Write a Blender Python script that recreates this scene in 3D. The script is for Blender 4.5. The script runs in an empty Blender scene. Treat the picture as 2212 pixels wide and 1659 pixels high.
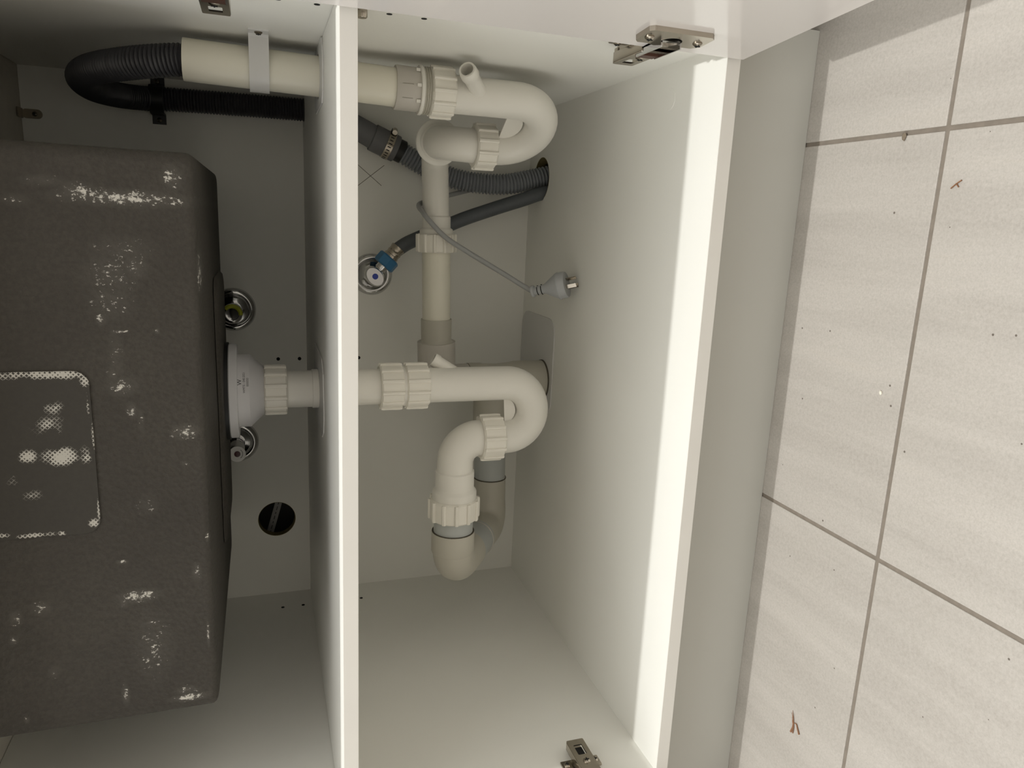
import bpy, bmesh, math, random
from mathutils import Vector, Matrix
random.seed(7)
SC = bpy.context.scene
COL = SC.collection
PI = math.pi
# world axes: X to the right along the cabinet front, Y into the cabinet, Z up.
# Z = 0 is the top face of the cabinet's bottom panel, the tiled floor lies at FZ.
FZ = -0.1426
W, D, ZS, ZT = 0.868, 0.588, 0.3916, 0.784     # inner width, inner depth, shelf top, inner height

# ------------------------------------------------------------------ camera, world, light
cd = bpy.data.cameras.new('camera'); cam = bpy.data.objects.new('camera', cd); COL.objects.link(cam)
cd.sensor_fit = 'HORIZONTAL'; cd.sensor_width = 36.0; cd.lens = 1584.28 / 2212 * 36.0
cd.clip_start = 0.02
R0, R1, R2 = (0.0441, -0.3173, -0.9473), (-0.9754, -0.2185, 0.0277), (-0.2158, 0.9228, -0.3191)
m = Matrix(((R0[0], -R1[0], -R2[0]), (R0[1], -R1[1], -R2[1]), (R0[2], -R1[2], -R2[2])))
cam.matrix_world = Matrix.Translation((-0.1881, -0.7007, 0.4612)) @ m.to_4x4()
SC.camera = cam

wd = bpy.data.worlds.new('room_light'); SC.world = wd; wd.use_nodes = True
bg = wd.node_tree.nodes['Background']
bg.inputs[0].default_value = (1.0, 0.995, 0.965, 1); bg.inputs[1].default_value = 1.95

def area(name, loc, target, size, power, color):
    l = bpy.data.lights.new(name, 'AREA'); l.shape = 'DISK'; l.size = size; l.energy = power; l.color = color
    o = bpy.data.objects.new(name, l); COL.objects.link(o); o.location = loc
    o.rotation_euler = (Vector(target) - Vector(loc)).to_track_quat('-Z', 'Y').to_euler()
    return o
area('ceiling_downlight', (-0.27, -0.312, 2.27), (-0.27, -0.312, 0), 0.05, 25.5, (1.0, 1.0, 0.985))

vs = SC.view_settings
vs.view_transform = 'Standard'; vs.look = 'None'; vs.gamma = 1.0; vs.use_curve_mapping = False
vs.exposure = 0.06

# ------------------------------------------------------------------ materials
def lin(c):
    return tuple((v / 255 / 12.92 if v / 255 <= 0.04045 else ((v / 255 + 0.055) / 1.055) ** 2.4) for v in c)
class NT:
    def __init__(s, name):
        s.m = bpy.data.materials.new(name); s.m.use_nodes = True
        s.t = s.m.node_tree; s.b = s.t.nodes['Principled BSDF']; s._c = None
    def n(s, kind, **kw):
        x = s.t.nodes.new(kind)
        for k, v in kw.items(): setattr(x, k, v)
        return x
    def l(s, a, b): s.t.links.new(a, b)
    def coord(s, scale=(1, 1, 1), loc=(0, 0, 0), rot=(0, 0, 0), kind='Object'):
        tc = s.n('ShaderNodeTexCoord'); mp = s.n('ShaderNodeMapping')
        mp.inputs['Scale'].default_value = scale; mp.inputs['Location'].default_value = loc; mp.inputs['Rotation'].default_value = rot
        s.l(tc.outputs[kind], mp.inputs[0]); return mp.outputs[0]
    def noise(s, vec, scale, detail=3, rough=.5):
        x = s.n('ShaderNodeTexNoise'); x.inputs['Scale'].default_value = scale; x.inputs['Detail'].default_value = detail
        x.inputs['Roughness'].default_value = rough; s.l(vec, x.inputs['Vector']); return x.outputs['Fac']
    def ramp(s, fac, a, b, ca=(0, 0, 0), cb=(1, 1, 1)):
        x = s.n('ShaderNodeValToRGB'); e = x.color_ramp.elements
        e[0].position = a; e[1].position = b; e[0].color = (*ca, 1); e[1].color = (*cb, 1)
        s.l(fac, x.inputs[0]); return x.outputs[0]
    def math(s, op, a, b=None):
        x = s.n('ShaderNodeMath', operation=op)
        for i, v in enumerate((a, b)):
            if v is None: continue
            if isinstance(v, (int, float)): x.inputs[i].default_value = v
            else: s.l(v, x.inputs[i])
        return x.outputs[0]
    def mix(s, fac, a, b, blend='MIX'):
        x = s.n('ShaderNodeMix', data_type='RGBA', blend_type=blend)
        if isinstance(fac, (int, float)): x.inputs[0].default_value = fac
        else: s.l(fac, x.inputs[0])
        for i, v in ((6, a), (7, b)):
            if isinstance(v, tuple): x.inputs[i].default_value = (*v[:3], 1)
            else: s.l(v, x.inputs[i])
        return x.outputs[2]
    def bump(s, h, strength, dist=0.001):
        x = s.n('ShaderNodeBump'); x.inputs['Strength'].default_value = strength; x.inputs['Distance'].default_value = dist
        s.l(h, x.inputs['Height']); s.l(x.outputs[0], s.b.inputs['Normal'])
    def base(s, c):
        if isinstance(c, tuple): s.b.inputs['Base Color'].default_value = (*c[:3], 1)
        else: s.l(c, s.b.inputs['Base Color'])
    def rough(s, r): s.b.inputs['Roughness'].default_value = r

def plain(name, rgb, rough=.4, var=.05, scale=30, bump=0., bscale=300, metal=0., spec=.5, coat=0.):
    t = NT(name); v = t.coord(); c = lin(rgb)
    f = t.noise(v, scale, 1)
    t.base(t.mix(f, tuple(x * (1 - var) for x in c), tuple(min(1, x * (1 + var)) for x in c)))
    t.rough(rough); t.b.inputs['Metallic'].default_value = metal; t.b.inputs['Specular IOR Level'].default_value = spec
    t.b.inputs['Coat Weight'].default_value = coat; t.b.inputs['Coat Roughness'].default_value = .06
    if bump: t.bump(t.noise(v, bscale, 1), bump, .0004)
    return t.m

M = {}
M['melamine'] = plain('white_melamine', (239, 238, 231), .5, .015, 12)
M['edge'] = plain('white_edge_banding', (228, 225, 218), .4, .02, 25)
M['gloss'] = plain('gloss_white_laminate', (222, 217, 213), .16, .012, 6, coat=.6)
M['kick'] = plain('satin_white_kickboard', (192, 191, 184), .3, .015, 8, coat=.3)
M['bench'] = plain('pale_bench_underside', (205, 200, 188), .6, .06, 60)
M['pvc'] = plain('white_pvc', (229, 226, 217), .33, .03, 14)
M['nutpvc'] = plain('white_moulded_pvc', (233, 229, 218), .38, .02, 20)
M['cream'] = plain('cream_pvc_pipe', (228, 224, 208), .35, .05, 18)
M['greypvc'] = plain('grey_pvc_fitting', (188, 184, 171), .4, .04, 25)
M['greypipe'] = plain('grey_pvc_pipe', (178, 181, 178), .38, .06, 25)
M['lilacpvc'] = plain('pale_grey_pvc_socket', (194, 189, 180), .42, .04, 25)
M['plate'] = plain('pale_cover_plate', (212, 211, 208), .4, .02, 25)
M['strap'] = plain('white_plastic_strap', (214, 213, 210), .35, .03, 25)
M['waste'] = plain('white_waste_plastic', (214, 212, 212), .4, .03, 30)
M['black'] = plain('black_rubber', (18, 18, 18), .45, .2, 40)
M['void'] = plain('dark_hole', (8, 8, 7), .9, .1, 40)
M['blackhose'] = plain('black_corrugated_plastic', (58, 58, 62), .36, .08, 40)
M['greyhose'] = plain('dark_grey_corrugated_plastic', (138, 142, 147), .5, .08, 40)
M['greycuff'] = plain('dark_grey_rubber_cuff', (108, 108, 110), .6, .06, 60)
M['inlet'] = plain('charcoal_braided_hose', (90, 94, 98), .5, .1, 90)
M['blue'] = plain('blue_plastic', (58, 118, 160), .4, .08, 60)
M['bluedot'] = plain('blue_cap', (10, 50, 160), .3, .03, 60)
M['chrome'] = plain('chrome', (205, 205, 205), .07, .03, 20, metal=1)
M['nickel'] = plain('nickel_plated_steel', (176, 168, 155), .22, .12, 60, .08, 220, metal=1)
M['nickel_dull'] = plain('dull_zinc_steel', (128, 120, 106), .32, .15, 60, .08, 220, metal=1)
M['brass'] = plain('warm_brown_metal', (92, 62, 52), .4, .1, 60, metal=.6)
M['cord'] = plain('grey_cord', (158, 159, 158), .5, .04, 40)
M['plug'] = plain('grey_plug', (176, 178, 179), .5, .03, 50, .05, 300)
M['slot'] = plain('dark_slot', (16, 16, 16), .7, .1, 40)
M['knob'] = plain('white_knob', (244, 242, 238), .35, .02, 40)
M['red'] = plain('dark_red_cap', (70, 8, 22), .3, .05, 40)
M['tag'] = plain('yellow_green_tag', (176, 180, 48), .45, .1, 90)
M['ink'] = plain('grey_ink', (52, 52, 52), .6, .05, 40)
M['pencil'] = plain('pencil_graphite', (112, 108, 98), .7, .1, 40)
M['chip'] = plain('raw_chipboard', (120, 108, 70), .9, .35, 260, .3, 500)
M['twig'] = plain('dry_brown_twig', (132, 92, 62), .7, .25, 500)
M['crumb'] = plain('grey_brown_crumb', (120, 108, 92), .8, .2, 500)
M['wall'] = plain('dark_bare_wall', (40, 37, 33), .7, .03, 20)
M['dusk'] = plain('taupe_blocker_wall', (166, 161, 153), .7, .04, 10)
M['seam'] = plain('dark_joint_seam', (84, 78, 66), .7, .1, 40)
M['cable'] = plain('grey_flat_cable', (150, 148, 145), .5, .05, 60)

def blobs(t, L):
    c = t.coord(); tot = None
    for x, z, rx, rz, st in L:
        k = t.n('ShaderNodeVectorMath', operation='MULTIPLY_ADD'); t.l(c, k.inputs[0])
        k.inputs[1].default_value = (.62 / rx, 0, .62 / rz); k.inputs[2].default_value = (-x * .62 / rx, 0, -z * .62 / rz)
        q = t.n('ShaderNodeVectorMath', operation='LENGTH'); t.l(k.outputs[0], q.inputs[0])
        h = t.n('ShaderNodeMath', operation='MULTIPLY_ADD'); t.l(q.outputs['Value'], h.inputs[0]); h.inputs[1].default_value = -st; h.inputs[2].default_value = st
        tot = t.math('MAXIMUM', h.outputs[0], tot if tot is not None else 0.0)
    return tot
def m_sink():
    t = NT('dark_granite_composite'); v = t.coord()
    big = t.noise(v, 9, 4); fine = t.noise(v, 260, 5, .65)
    vo = t.n('ShaderNodeTexVoronoi'); vo.inputs['Scale'].default_value = 190; t.l(v, vo.inputs['Vector'])
    c = t.mix(t.ramp(big, .3, .75), lin((62, 58, 52)), lin((72, 68, 61)))
    c = t.mix(t.math('MULTIPLY', t.ramp(fine, .35, .65), .5), c, lin((50, 47, 42)))
    # scuffs: chalky residue where the surface was rubbed; blobs give each its place and size (x, z, rx, rz, strength)
    n1 = t.noise(t.coord((1, 1, .7)), 330, 4, .7); n2 = t.noise(t.coord((1, 1, 1)), 110, 3, .6)
    grain = t.math('ADD', t.math('MULTIPLY', n1, .75), t.math('MULTIPLY', n2, .45))
    tot = blobs(t, SCUFFS)
    msk = t.ramp(t.math('ADD', grain, t.math('MULTIPLY', tot, .24)), .76, .83)
    haze = t.math('MULTIPLY', tot, .10)
    c = t.mix(haze, c, lin((190, 186, 176)))
    c = t.mix(t.math('MULTIPLY', t.math('MULTIPLY', msk, t.math('MINIMUM', t.math('MULTIPLY', tot, 3.5), 1.0)), .85), c, lin((214, 210, 200)))
    t.base(c); t.rough(.62); t.b.inputs['Specular IOR Level'].default_value = .3
    t.bump(t.math('ADD', vo.outputs['Distance'], fine), .8, .0009)
    return t.m
# in the sink's own axes (origin at the middle of its underside)
SX, SZ = -0.4275, 0.509
SCUFFS = [(.2449, .0688, .0062, .0447, 1.0), (.2482, .1058, .0073, .0129, .9), (.2648, .0291, .0092, .0071, .75), (.2567, .1322, .004, .0144, .55), (.2396, .1565, .0048, .0106, .45), (.198, .0736, .0106, .0233, .45), (.1765, .0846, .0172, .0193, .55), (.1834, .0648, .0108, .0098, .65), (.1507, .0863, .0174, .0156, .5), (.1333, .0959, .0052, .0039, .8), (.1219, .0812, .0013, .0063, 1.1), (.0979, .0858, .027, .0055, .4), (.0684, .0818, .0082, .0112, .75), (.0452, .0752, .0065, .004, .7), (.0209, .0289, .0062, .0102, .95), (-.012, .0305, .0024, .0034, .5), (-.2772, .0376, .0039, .0156, 1.15), (-.2682, .0404, .0045, .0091, .7), (-.1519, .0808, .0062, .0163, .95), (-.1568, .0947, .0052, .0042, .7), (-.2133, .0713, .0324, .0154, .5), (-.1835, .0731, .0021, .0078, .7), (-.2629, .0996, .0098, .003, .9), (-.1124, .0932, .002, .0042, .9), (-.1317, .0251, .0084, .0036, .75), (-.1531, .1675, .006, .0071, .7), (-.1615, .1899, .0069, .0046, .7), (-.1846, .1939, .004, .0031, .7), (-.225, .162, .0052, .0049, .5), (-.2744, .1905, .0032, .002, .9), (.08, .089, .009, .0047, .5), (-.2053, .017, .0109, .0014, 1.0), (.1222, .0486, .0022, .0016, .9), (.178, .01, .0155, .0012, .8), (-.0939, .0132, .0041, .0018, 1.0), (.0332, .0678, .0117, .0024, .4), (-.0536, .0666, .0099, .0084, .35)]
M['sink'] = m_sink()
def m_pad():
    t = NT('dark_composite_pad'); v = t.coord()
    fine = t.noise(v, 240, 5, .65); c = t.mix(fine, lin((56, 53, 48)), lin((66, 63, 57)))
    w = t.n('ShaderNodeTexWave', bands_direction='DIAGONAL'); w.inputs['Scale'].default_value = 150; w.inputs['Distortion'].default_value = 1.2
    w.inputs['Detail'].default_value = 2; w.inputs['Detail Scale'].default_value = 3; t.l(t.coord((1, 1, -1)), w.inputs['Vector'])
    w2 = t.n('ShaderNodeTexWave', bands_direction='DIAGONAL'); w2.inputs['Scale'].default_value = 150; w2.inputs['Distortion'].default_value = 1.2
    t.l(t.coord((-1, 1, -1)), w2.inputs['Vector'])
    weave = t.math('MAXIMUM', w.outputs['Fac'], w2.outputs['Fac'])
    tot = blobs(t, PADS)
    n2 = t.noise(v, 55, 4, .6)
    msk = t.ramp(t.math('ADD', t.math('MULTIPLY', weave, .25), t.math('ADD', t.math('MULTIPLY', n2, .7), t.math('MULTIPLY', tot, .40))), .68, .80)
    c = t.mix(t.math('MULTIPLY', msk, t.math('MINIMUM', t.math('MULTIPLY', tot, 1.8), .8)), c, lin((206, 202, 192)))
    t.base(c); t.rough(.6); t.b.inputs['Specular IOR Level'].default_value = .3; t.bump(fine, .3, .0005)
    return t.m
PADS = [(.0822, .1445, .0044, .0419, 1.0), (.0761, .1127, .0063, .0054, .9), (.0535, .1123, .0136, .0016, .7), (.0119, .1094, .0281, .0016, .6), (.0819, .1668, .003, .0147, .8), (.0021, .1394, .0074, .0136, 1.1), (.0037, .166, .0055, .0075, .8), (.0006, .1161, .0084, .0059, .9), (.0322, .1447, .0091, .0114, .55), (.05, .1395, .0054, .0095, .5), (-.0161, .179, .0069, .0056, .45), (-.0759, .167, .0024, .0155, .85), (-.0735, .1917, .0028, .0056, .9), (-.0679, .1149, .0039, .004, .9), (-.0759, .1435, .0024, .0031, .8), (-.0498, .1104, .0194, .0012, .55), (-.0357, .1656, .0056, .0076, .4)]
M['pad'] = m_pad()

def m_tile():
    t = NT('beige_stone_tile'); v = t.coord()
    oi = t.n('ShaderNodeObjectInfo')
    add = t.n('ShaderNodeVectorMath', operation='ADD'); t.l(v, add.inputs[0])
    cmb = t.n('ShaderNodeCombineXYZ')
    for i in range(3): t.l(t.math('MULTIPLY', oi.outputs['Random'], 13.0 + 7 * i), cmb.inputs[i])
    t.l(cmb.outputs[0], add.inputs[1])
    mp = t.n('ShaderNodeMapping'); mp.inputs['Scale'].default_value = (13, 1.3, 1); mp.inputs['Rotation'].default_value = (0, 0, .12); t.l(add.outputs[0], mp.inputs[0])
    st = t.noise(mp.outputs[0], 1.6, 5, .62); fine = t.noise(add.outputs[0], 520, 3, .7); mid = t.noise(add.outputs[0], 300, 3, .6)
    c = t.mix(t.ramp(st, .38, .62), lin((170, 164, 156)), lin((185, 179, 171)))
    c = t.mix(t.math('MULTIPLY', t.ramp(st, .60, .78), .35), c, lin((184, 173, 157)))
    c = t.mix(t.math('MULTIPLY', t.ramp(fine, .3, .7), .45), c, lin((146, 141, 133)))
    c = t.mix(t.math('MULTIPLY', t.ramp(mid, .35, .65), .3), c, lin((194, 189, 182)))
    vo = t.n('ShaderNodeTexVoronoi'); vo.inputs['Scale'].default_value = 46; t.l(add.outputs[0], vo.inputs['Vector'])
    vo.inputs['Randomness'].default_value = 1.0
    spk = t.math('LESS_THAN', vo.outputs['Distance'], .055)
    pick = t.n('ShaderNodeSeparateColor'); t.l(vo.outputs['Color'], pick.inputs[0])
    spk = t.math('MULTIPLY', spk, t.math('GREATER_THAN', pick.outputs[0], .55))
    c = t.mix(t.math('MULTIPLY', spk, .8), c, lin((74, 62, 52)))
    t.base(c); t.rough(.5); t.b.inputs['Specular IOR Level'].default_value = .4
    t.bump(t.math('ADD', fine, mid), .12, .0005); return t.m
M['tile'] = m_tile()
M['grout'] = plain('taupe_grout', (126, 117, 106), .9, .18, 120, .4, 500)
M['tilepart'] = M['tile']

# ------------------------------------------------------------------ helpers
def wloc(o):
    v = Vector((0, 0, 0))
    while o is not None:
        v += o.location; o = o.parent
    return v
def mk(name, verts, faces, mat, parent=None, smooth=None, label=None, cat=None, group=None, kind=None, plabel=None):
    vs_ = [Vector(v) for v in verts]
    if parent is None:
        lo = [min(v[i] for v in vs_) for i in range(3)]; hi = [max(v[i] for v in vs_) for i in range(3)]
        org = Vector(((lo[0] + hi[0]) / 2, (lo[1] + hi[1]) / 2, lo[2])); base = org
    else:
        org = Vector((0, 0, 0)); base = wloc(parent)
    me = bpy.data.meshes.new(name); me.from_pydata([tuple(v - base) for v in vs_], [], faces); me.validate(); me.update()
    bm = bmesh.new(); bm.from_mesh(me); bmesh.ops.recalc_face_normals(bm, faces=bm.faces); bm.to_mesh(me); bm.free()
    if smooth:
        for p in me.polygons: p.use_smooth = True
        me.set_sharp_from_angle(angle=math.radians(smooth))
    me.materials.append(M[mat] if isinstance(mat, str) else mat)
    o = bpy.data.objects.new(name, me); COL.objects.link(o); o.location = org; o.parent = parent
    tag(o, label or plabel, cat, group, kind); return o
def tag(o, label=None, cat=None, group=None, kind=None):
    for k, v in (('label', label), ('category', cat), ('group', group), ('kind', kind)):
        if v: o[k] = v
    return o
def thing(name, loc, label, cat, group=None):
    o = bpy.data.objects.new(name, None); COL.objects.link(o); o.location = loc; o.empty_display_size = .02
    return tag(o, label, cat, group)
class G:
    """a geometry buffer: several shapes that make ONE mesh"""
    def __init__(s): s.v = []; s.f = []
    def add(s, vf):
        n = len(s.v); s.v += [Vector(x) for x in vf[0]]; s.f += [tuple(i + n for i in f) for f in vf[1]]; return s
    def mk(s, name, mat, parent=None, smooth=None, **k): return mk(name, s.v, s.f, mat, parent, smooth, **k)
def box(x0, x1, y0, y1, z0, z1, b=0.0):
    if b <= 0:
        v = [(x, y, z) for x in (x0, x1) for y in (y0, y1) for z in (z0, z1)]
        return v, [(0, 1, 3, 2), (4, 6, 7, 5), (0, 4, 5, 1), (2, 3, 7, 6), (0, 2, 6, 4), (1, 5, 7, 3)]
    bm = bmesh.new(); bmesh.ops.create_cube(bm, size=1)
    for v in bm.verts: v.co = Vector(((x0 + x1) / 2 + v.co.x * (x1 - x0), (y0 + y1) / 2 + v.co.y * (y1 - y0), (z0 + z1) / 2 + v.co.z * (z1 - z0)))
    bmesh.ops.bevel(bm, geom=list(bm.edges), offset=b, segments=2, affect='EDGES', profile=.6)
    bm.verts.index_update(); r = [tuple(v.co) for v in bm.verts], [tuple(v.index for v in f.verts) for f in bm.faces]; bm.free(); return r
def xf(vf, mat): return [mat @ Vector(v) for v in vf[0]], vf[1]
def frame(axis, up=None):
    a = Vector(axis).normalized(); u = Vector(up) if up else (Vector((0, 0, 1)) if abs(a.z) < .9 else Vector((1, 0, 0)))
    x = u.cross(a).normalized(); y = a.cross(x); return x, y, a
def lathe(org, axis, prof, n=40, up=None):
    """prof: (radius, distance along axis); radius 0 closes to a point"""
    x, y, a = frame(axis, up); o = Vector(org); V = []; F = []; rings = []
    for r, t in prof:
        if r <= 1e-9: rings.append([len(V)]); V.append(o + a * t)
        else:
            rings.append(list(range(len(V), len(V) + n)))
            for i in range(n): q = 2 * PI * i / n; V.append(o + a * t + x * (r * math.cos(q)) + y * (r * math.sin(q)))
    for p, q in zip(rings, rings[1:]):
        for i in range(n):
            j = (i + 1) % n
            if len(p) == 1 and len(q) == 1: continue
            if len(p) == 1: F.append((p[0], q[i], q[j]))
            elif len(q) == 1: F.append((p[i], q[0], p[j]))
            else: F.append((p[i], q[i], q[j], p[j]))
    return V, F
def cyl(org, axis, r, l, n=32, bev=0.0):
    b = bev or min(r, l) * .06
    return lathe(org, axis, [(0, 0), (r - b, 0), (r, b), (r, l - b), (r - b, l), (0, l)], n)
def ring(org, axis, ro, ri, l, n=40):
    b = min(l, ro - ri) * .18
    return lathe(org, axis, [(ri, 0), (ro - b, 0), (ro, b), (ro, l - b), (ro - b, l), (ri, l), (ri, 0)], n)
def fillet(pts, rad, step=8):
    """round the corners of a polyline; rad one value or one per inner corner"""
    P = [Vector(p) for p in pts]; out = [P[0]]
    for i in range(1, len(P) - 1):
        r = rad[i - 1] if isinstance(rad, (list, tuple)) else rad
        a = (P[i - 1] - P[i]).normalized(); b = (P[i + 1] - P[i]).normalized()
        ang = a.angle(b); d = r / math.tan(ang / 2)
        d = min(d, (P[i - 1] - P[i]).length * .98, (P[i + 1] - P[i]).length * .98); rr = d * math.tan(ang / 2)
        c = P[i] + (a + b).normalized() * (rr / math.sin(ang / 2))
        s = P[i] + a * d - c; e = P[i] + b * d - c; tot = s.angle(e)
        ax = s.cross(e).normalized()
        for k in range(step + 1): out.append(c + Matrix.Rotation(tot * k / step, 3, ax) @ s)
    out.append(P[-1]); return out
def spline(pts, per=10):
    P = [Vector(p) for p in pts]; P = [P[0] * 2 - P[1]] + P + [P[-1] * 2 - P[-2]]; out = []
    for i in range(1, len(P) - 2):
        for k in range(per):
            t = k / per; a, b, c, d = P[i - 1:i + 3]
            out.append(.5 * ((2 * b) + (c - a) * t + (2 * a - 5 * b + 4 * c - d) * t * t + (3 * b - a - 3 * c + d) * t ** 3))
    out.append(P[-2]); return out
def resample(path, step):
    L = [0]
    for a, b in zip(path, path[1:]): L.append(L[-1] + (b - a).length)
    n = max(2, int(round(L[-1] / step))); out = []; j = 0
    for i in range(n + 1):
        s = L[-1] * i / n
        while j < len(L) - 2 and L[j + 1] < s: j += 1
        t = (s - L[j]) / max(1e-9, L[j + 1] - L[j]); out.append(path[j].lerp(path[j + 1], t))
    return out, L[-1]
def sweep(path, rad, n=24, cap=True, hollow=0.0):
    """tube along a path; rad a number or list; hollow = wall thickness for open ends"""
    P = [Vector(p) for p in path]; N = len(P); R = rad if isinstance(rad, (list, tuple)) else [rad] * N
    T = [(P[min(i + 1, N - 1)] - P[max(i - 1, 0)]).normalized() for i in range(N)]
    x, y, _ = frame(T[0]); V = []; F = []
    for i in range(N):
        if i:
            q = T[i - 1].rotation_difference(T[i]); x = q @ x; y = q @ y
        for k in range(n): a = 2 * PI * k / n; V.append(P[i] + x * (R[i] * math.cos(a)) + y * (R[i] * math.sin(a)))
        if i:
            o = (i - 1) * n
            for k in range(n): k2 = (k + 1) % n; F.append((o + k, o + n + k, o + n + k2, o + k2))
    if hollow:
        for e, (i, s) in enumerate(((0, 1), (N - 1, -1))):
            o = i * n; b = len(V); c = P[i]
            for k in range(n): V.append(c + (V[o + k] - c) * ((R[i] - hollow) / R[i]))
            dpt = T[i] * s * R[i] * 1.6
            for k in range(n): V.append(V[b + k] + dpt)
            for k in range(n):
                k2 = (k + 1) % n; F.append((o + k, o + k2, b + k2, b + k)); F.append((b + k, b + k2, b + n + k2, b + n + k))
            F.append(tuple(b + n + k for k in range(n)))
    elif cap: F.append(tuple(range(n))); F.append(tuple(range((N - 1) * n, N * n)))
    return V, F
def corrugated(path, r0, r1, pitch, n=24):
    p, L = resample(path, pitch / 4); R = [(r0 if i % 4 == 0 else r1 if i % 4 == 2 else (r0 + r1) / 2 + (r1 - r0) * .2) for i in range(len(p))]
    return sweep(p, R, n)
def plate2d(outline, holes, t, to3):
    """flat plate of thickness t cut by holes; to3(x, y, h) maps to the scene"""
    cu = bpy.data.curves.new('tmp', 'CURVE'); cu.dimensions = '2D'; cu.fill_mode = 'BOTH'; cu.extrude = t / 2
    for loop in [outline] + holes:
        sp = cu.splines.new('POLY'); sp.points.add(len(loop) - 1); sp.use_cyclic_u = True
        for pt, c in zip(sp.points, loop): pt.co = (c[0], c[1], 0, 1)
    ob = bpy.data.objects.new('tmp', cu); COL.objects.link(ob)
    dg = bpy.context.evaluated_depsgraph_get(); me = bpy.data.meshes.new_from_object(ob.evaluated_get(dg))
    bm = bmesh.new(); bm.from_mesh(me); bmesh.ops.remove_doubles(bm, verts=bm.verts, dist=1e-6); bm.verts.index_update()
    V = [to3(v.co.x, v.co.y, v.co.z) for v in bm.verts]; F = [tuple(v.index for v in f.verts) for f in bm.faces]; bm.free()
    bpy.data.objects.remove(ob); bpy.data.curves.remove(cu); bpy.data.meshes.remove(me); return V, F
def circ(cx, cy, r, n=32): return [(cx + r * math.cos(2 * PI * i / n), cy + r * math.sin(2 * PI * i / n)) for i in range(n)]
def rrect(x0, x1, y0, y1, r, n=6):
    o = []
    for cx, cy, a in ((x1 - r, y1 - r, 0), (x0 + r, y1 - r, 90), (x0 + r, y0 + r, 180), (x1 - r, y0 + r, 270)):
        for k in range(n + 1): q = math.radians(a + 90 * k / n); o.append((cx + r * math.cos(q), cy + r * math.sin(q)))
    return o
def rect(x0, x1, y0, y1): return [(x0, y0), (x1, y0), (x1, y1), (x0, y1)]
def nut(org, axis, r, l, ribs=12, ri=None, ph=0.0, rw=None):
    """moulded union nut: chamfered barrel with raised grip ribs along its length"""
    g = G(); ri = ri or r * .68; b = l * .07; rb = r * .925
    g.add(lathe(org, axis, [(ri, 0), (rb - b, 0), (rb, b), (rb, l - b), (rb - b, l), (ri, l), (ri, 0)], 48))
    x, y, a = frame(axis); o = Vector(org); rw = rw or r * .075
    for k in range(ribs):
        q = 2 * PI * k / ribs + ph; d = x * math.cos(q) + y * math.sin(q); s = a.cross(d)
        c = [(-rw, rb - .001), (-rw, r - rw * .5), (-rw * .5, r), (rw * .5, r), (rw, r - rw * .5), (rw, rb - .001)]
        V = []
        for t, sh in ((l * .03, .0006), (l * .1, 0), (l * .9, 0), (l * .97, .0006)):
            for u, h in c: V.append(o + a * t + s * u + d * (h - sh))
        F = [];
        for j in range(3):
            for i in range(5): F.append((j * 6 + i, j * 6 + i + 1, (j + 1) * 6 + i + 1, (j + 1) * 6 + i))
        F.append(tuple(range(6))); F.append(tuple(range(18, 24))); g.add((V, F))
    return g
def textmesh(s, size):
    cu = bpy.data.curves.new('tmp', 'FONT'); cu.body = s; cu.size = size; cu.align_x = 'CENTER'; cu.align_y = 'CENTER'; cu.resolution_u = 3
    ob = bpy.data.objects.new('tmp', cu); COL.objects.link(ob); dg = bpy.context.evaluated_depsgraph_get()
    me = bpy.data.meshes.new_from_object(ob.evaluated_get(dg)); V = [tuple(v.co) for v in me.vertices]; F = [tuple(p.vertices) for p in me.polygons]
    bpy.data.objects.remove(ob); bpy.data.curves.remove(cu); bpy.data.meshes.remove(me); return V, F
def screw(org, axis, r, parent, mat='nickel', name='screw'):
    g = G().add(lathe(org, axis, [(0, 0), (r, 0), (r, r * .2), (r * .7, r * .5), (0, r * .6)], 20))
    o = g.mk(name, mat, parent, 40)
    x, y, a = frame(axis); c = Vector(org) + a * r * .56; gg = G()
    for d, e in ((x, y), (y, x)):
        V = [c + d * (sx * r * .6) + e * (sy * r * .13) + a * (h * r * .12) for sx in (-1, 1) for sy in (-1, 1) for h in (-1, 1)]
        gg.add((V, box(0, 1, 0, 1, 0, 1)[1]))
    gg.mk('screw_recess', 'slot', parent); return o

# ------------------------------------------------------------------ the setting: floor of tiles, wall behind
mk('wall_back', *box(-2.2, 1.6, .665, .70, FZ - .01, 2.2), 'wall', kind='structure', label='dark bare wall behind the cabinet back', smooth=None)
mk('wall_blocker', *box(-2.6, 2.0, -1.62, -1.58, FZ - .01, 2.2), 'dusk', kind='structure', label='added unseen taupe wall behind the viewer, blocking ambient light')  # unseen wall, added to cut the ambient light coming from the front
fl = mk('floor', *box(-2.6, 2.0, -2.3, .665, FZ - .02, FZ - .0012), 'grout', kind='structure', label='tiled floor with taupe grout joints')
P_ = .4310; GAP = .0046
tb = box(-P_ / 2 + GAP / 2, P_ / 2 - GAP / 2, -P_ / 2 + GAP / 2, P_ / 2 - GAP / 2, -.008, 0, .0009)
tme = None
for i in range(-6, 5):
    for j in range(-4, 3):
        cx, cy = -.086 + P_ * (i + .5), -.1519 + P_ * (j + .5)
        if tme is None:
            t0 = mk('tile', *tb, 'tile'); tme = t0.data; bb = t0.location.copy(); bpy.data.objects.remove(t0)
        if not (-2.6 < cx < 2.0 and -2.3 < cy < .62): continue
        o = bpy.data.objects.new('tile', tme); COL.objects.link(o); o.parent = fl
        o.location = Vector((cx, cy, FZ - .008)) - fl.location
        o.rotation_euler = (0, 0, 0)

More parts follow.
